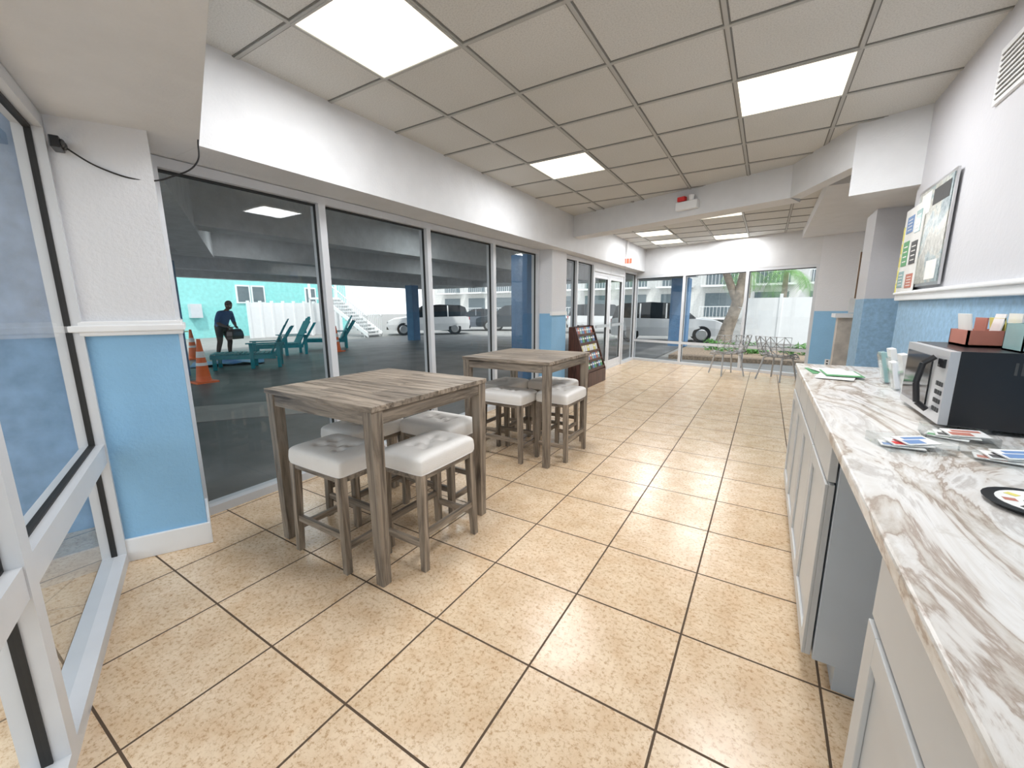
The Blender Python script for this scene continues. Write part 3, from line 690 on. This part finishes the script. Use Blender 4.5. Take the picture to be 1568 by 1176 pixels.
# ---------------------------------------------------------------- person
def person():
    M_skin=mat('dark_skin',(.12,.065,.04),.5); M_shirt=mat('blue_work_shirt',(.04,.10,.27),.85,bs=.4,bscale=30); M_pants=mat('black_trousers',(.014,.014,.017),.85); M_shoe=mat('black_shoe',(.01,.01,.01),.5); M_hair=mat('black_hair',(.008,.007,.006),.8)
    J={'pelvis':(-.06,0,.92,.165),'waist':(.0,0,1.06,.165),'chest':(.12,0,1.22,.185),'neckb':(.22,0,1.36,.085),'neck':(.26,0,1.415,.060),'headb':(.29,0,1.45,.055)}
    E=[('pelvis','waist'),('waist','chest'),('chest','neckb'),('neckb','neck'),('neck','headb')]
    for s,n in ((1,'l'),(-1,'r')):
        J.update({'sh'+n:(.17,s*.20,1.31,.085),'el'+n:(.13,s*.30,1.06,.058),'fa'+n:(.23,s*.24,.98,.050),'wr'+n:(.34,s*.15,.92,.031),
                  'hip'+n:(-.04,s*.11,.85,.115),'th'+n:(.02,s*.13,.66,.102),'kn'+n:(.07 if s>0 else .02,s*.15,.48,.075),'ca'+n:(.02 if s>0 else -.03,s*.16,.32,.068),'an'+n:(-.01 if s>0 else -.09,s*.17,.09,.048),'to'+n:(.14 if s>0 else .06,s*.20,.035,.038)})
        E+=[('chest','sh'+n),('sh'+n,'el'+n),('el'+n,'fa'+n),('fa'+n,'wr'+n),('pelvis','hip'+n),('hip'+n,'th'+n),('th'+n,'kn'+n),('kn'+n,'ca'+n),('ca'+n,'an'+n),('an'+n,'to'+n)]
    def skin(J,E,root,name,sub=2):
        names=list(J); me=bpy.data.meshes.new(name); me.from_pydata([J[k][:3] for k in names],[(names.index(a),names.index(c)) for a,c in E],[])
        o=bpy.data.objects.new(name,me); COL.objects.link(o); o.modifiers.new('s','SKIN')
        for k,nm in enumerate(names):
            sv=me.skin_vertices[0].data[k]; sv.radius=(J[nm][3],J[nm][3]); sv.use_root=(nm==root)
        ss=o.modifiers.new('u','SUBSURF'); ss.levels=sub; ss.render_levels=sub
        bpy.context.view_layer.update()
        ev=o.evaluated_get(bpy.context.evaluated_depsgraph_get()); r=bpy.data.meshes.new_from_object(ev)
        vs=[v.co.copy() for v in r.vertices]; fs=[tuple(p.vertices) for p in r.polygons]
        bpy.data.objects.remove(o); return vs,fs
    vs,fs=skin(J,E,'pelvis','body_tmp')
    b=MB()
    groups={}
    for f in fs:
        c=sum((vs[i] for i in f),Vector())/len(f)
        arm=c.x>.17 and c.z<1.06 and abs(c.y)>.08
        if c.z<.075: m=M_shoe
        elif c.z<.95 and not (c.x>.2 ): m=M_pants
        elif c.z>1.385 and c.x>.19: m=M_skin
        elif arm: m=M_skin
        else: m=M_shirt
        groups.setdefault(m.name,(m,[]))[1].append(f)
    for v in vs: b.v.append(v)
    for m,fl in groups.values():
        k=b.mi(m)
        for f in fl: b.f.append(list(f)); b.fm.append(k); b.sm.append(True)
    for s in (1,-1):
        w=Vector((.34,s*.15,.92)); HJ={'w':(*w,.028),'p':(w.x+.06,w.y-s*.02,w.z-.03,.032)}; HE=[('w','p')]
        lens=[.065,.075,.07,.055]
        for i,L in enumerate(lens):
            oy=(i-1.5)*.018; bx=w.x+.085; bz=w.z-.03+oy
            HJ['a%d'%i]=(bx,w.y-s*.025,bz,.010); HJ['b%d'%i]=(bx+L*.5,w.y-s*.035,bz-.005,.009); HJ['c%d'%i]=(bx+L*.6,w.y-s*.065,bz-.015,.008)
            HE+=[('p','a%d'%i),('a%d'%i,'b%d'%i),('b%d'%i,'c%d'%i)]
        HJ['t1']=(w.x+.045,w.y-s*.03,w.z+.03,.011); HJ['t2']=(w.x+.085,w.y-s*.05,w.z+.045,.009); HE+=[('p','t1'),('t1','t2')]
        v2,f2=skin(HJ,HE,'w','hand_tmp',1); b.add(v2,f2,M_skin,None,True)
    T=Matrix.Translation(Vector((.335,0,1.545)))@Matrix.Rotation(.5,4,'Y')@Matrix.Scale(1.08,4)
    b.sph((0,0,0),.092,.075,.112,M_skin,18,14,T); b.sph((.035,0,-.045),.055,.055,.06,M_skin,14,10,T)
    b.quadbox([(.085,-.014,-.02),(.085,.014,-.02),(.12,.010,-.03),(.12,-.010,-.03)],[(.083,-.006,.02),(.083,.006,.02),(.088,.004,.02),(.088,-.004,.02)],M_skin,T)
    for s in (-1,1): b.sph((.078,s*.03,.012),.012,.014,.009,M_trim,8,6,T); b.sph((.087,s*.03,.012),.005,.006,.006,M_hair,6,5,T); b.sph((0,s*.077,-.005),.018,.010,.03,M_skin,8,6,T)
    b.box(.082,.093,-.022,.022,-.062,-.054,M_coral,T)
    b.sph((-.018,0,.028),.094,.082,.104,M_hair,18,12,T)
    P=(-14.0,5.95); a=math.radians(20)
    o=b.obj('man_in_blue_shirt',(P[0],P[1],-.02),a)
    b=MB(); vs=[]
    for z,k in ((0,1.0),(.10,1.08),(.22,1.0),(.30,.75)):
        for x,y in ((-.10,-.19),(.10,-.19),(.10,.19),(-.10,.19)): vs.append((x*k,y*k,z))
    fs=[(3,2,1,0),(12,13,14,15)]
    for r in range(3):
        for i in range(4): fs.append((r*4+i,r*4+(i+1)%4,r*4+4+(i+1)%4,r*4+4+i))
    b.add(vs,fs,M_black,None,False)
    for x in (-.03,.03): b.tube([(x,-.1,.29),(x,-.07,.36),(x,.07,.36),(x,.1,.29)],.01,M_black)
    b.obj('black_work_bag',(P[0]+.44*math.cos(a),P[1]+.44*math.sin(a),.53),a,.02)
person()

# ---------------------------------------------------------------- world, sun, camera
w=bpy.data.worlds.new('World'); scene.world=w; w.use_nodes=True; nt=w.node_tree; bg=nt.nodes['Background']
sky=nt.nodes.new('ShaderNodeTexSky'); sky.sky_type='HOSEK_WILKIE'; sky.turbidity=6; sky.sun_direction=Vector((-.3,-.5,.8)).normalized()
mx=nt.nodes.new('ShaderNodeMix'); mx.data_type='RGBA'; mx.inputs[0].default_value=.8; nt.links.new(sky.outputs[0],mx.inputs[6]); mx.inputs[7].default_value=(.95,.98,1,1)
nt.links.new(mx.outputs[2],bg.inputs['Color']); bg.inputs['Strength'].default_value=2.3
S=bpy.data.lights.new('sun','SUN'); S.energy=2.4; S.angle=.05; S.color=(1,.96,.88); so=bpy.data.objects.new('sun',S); so.rotation_euler=Vector((.35,-.35,.8)).to_track_quat('Z','Y').to_euler(); COL.objects.link(so)

cam=bpy.data.cameras.new('camera'); co=bpy.data.objects.new('camera',cam); COL.objects.link(co); scene.camera=co
cam.sensor_fit='HORIZONTAL'; cam.sensor_width=36; cam.lens=622.4*36/1568; cam.clip_start=.02; cam.clip_end=400
yaw,pitch,roll=math.radians(31.76),math.radians(10.58),math.radians(.33)
f=Vector((-math.sin(yaw)*math.cos(pitch),math.cos(yaw)*math.cos(pitch),-math.sin(pitch))); r=Vector((math.cos(yaw),math.sin(yaw),0)); u=r.cross(f)
r2=r*math.cos(roll)-u*math.sin(roll); u2=r*math.sin(roll)+u*math.cos(roll)
R3=Matrix((r2,u2,-f)).transposed(); co.matrix_world=Matrix.Translation((0,0,1.4))@R3.to_4x4()
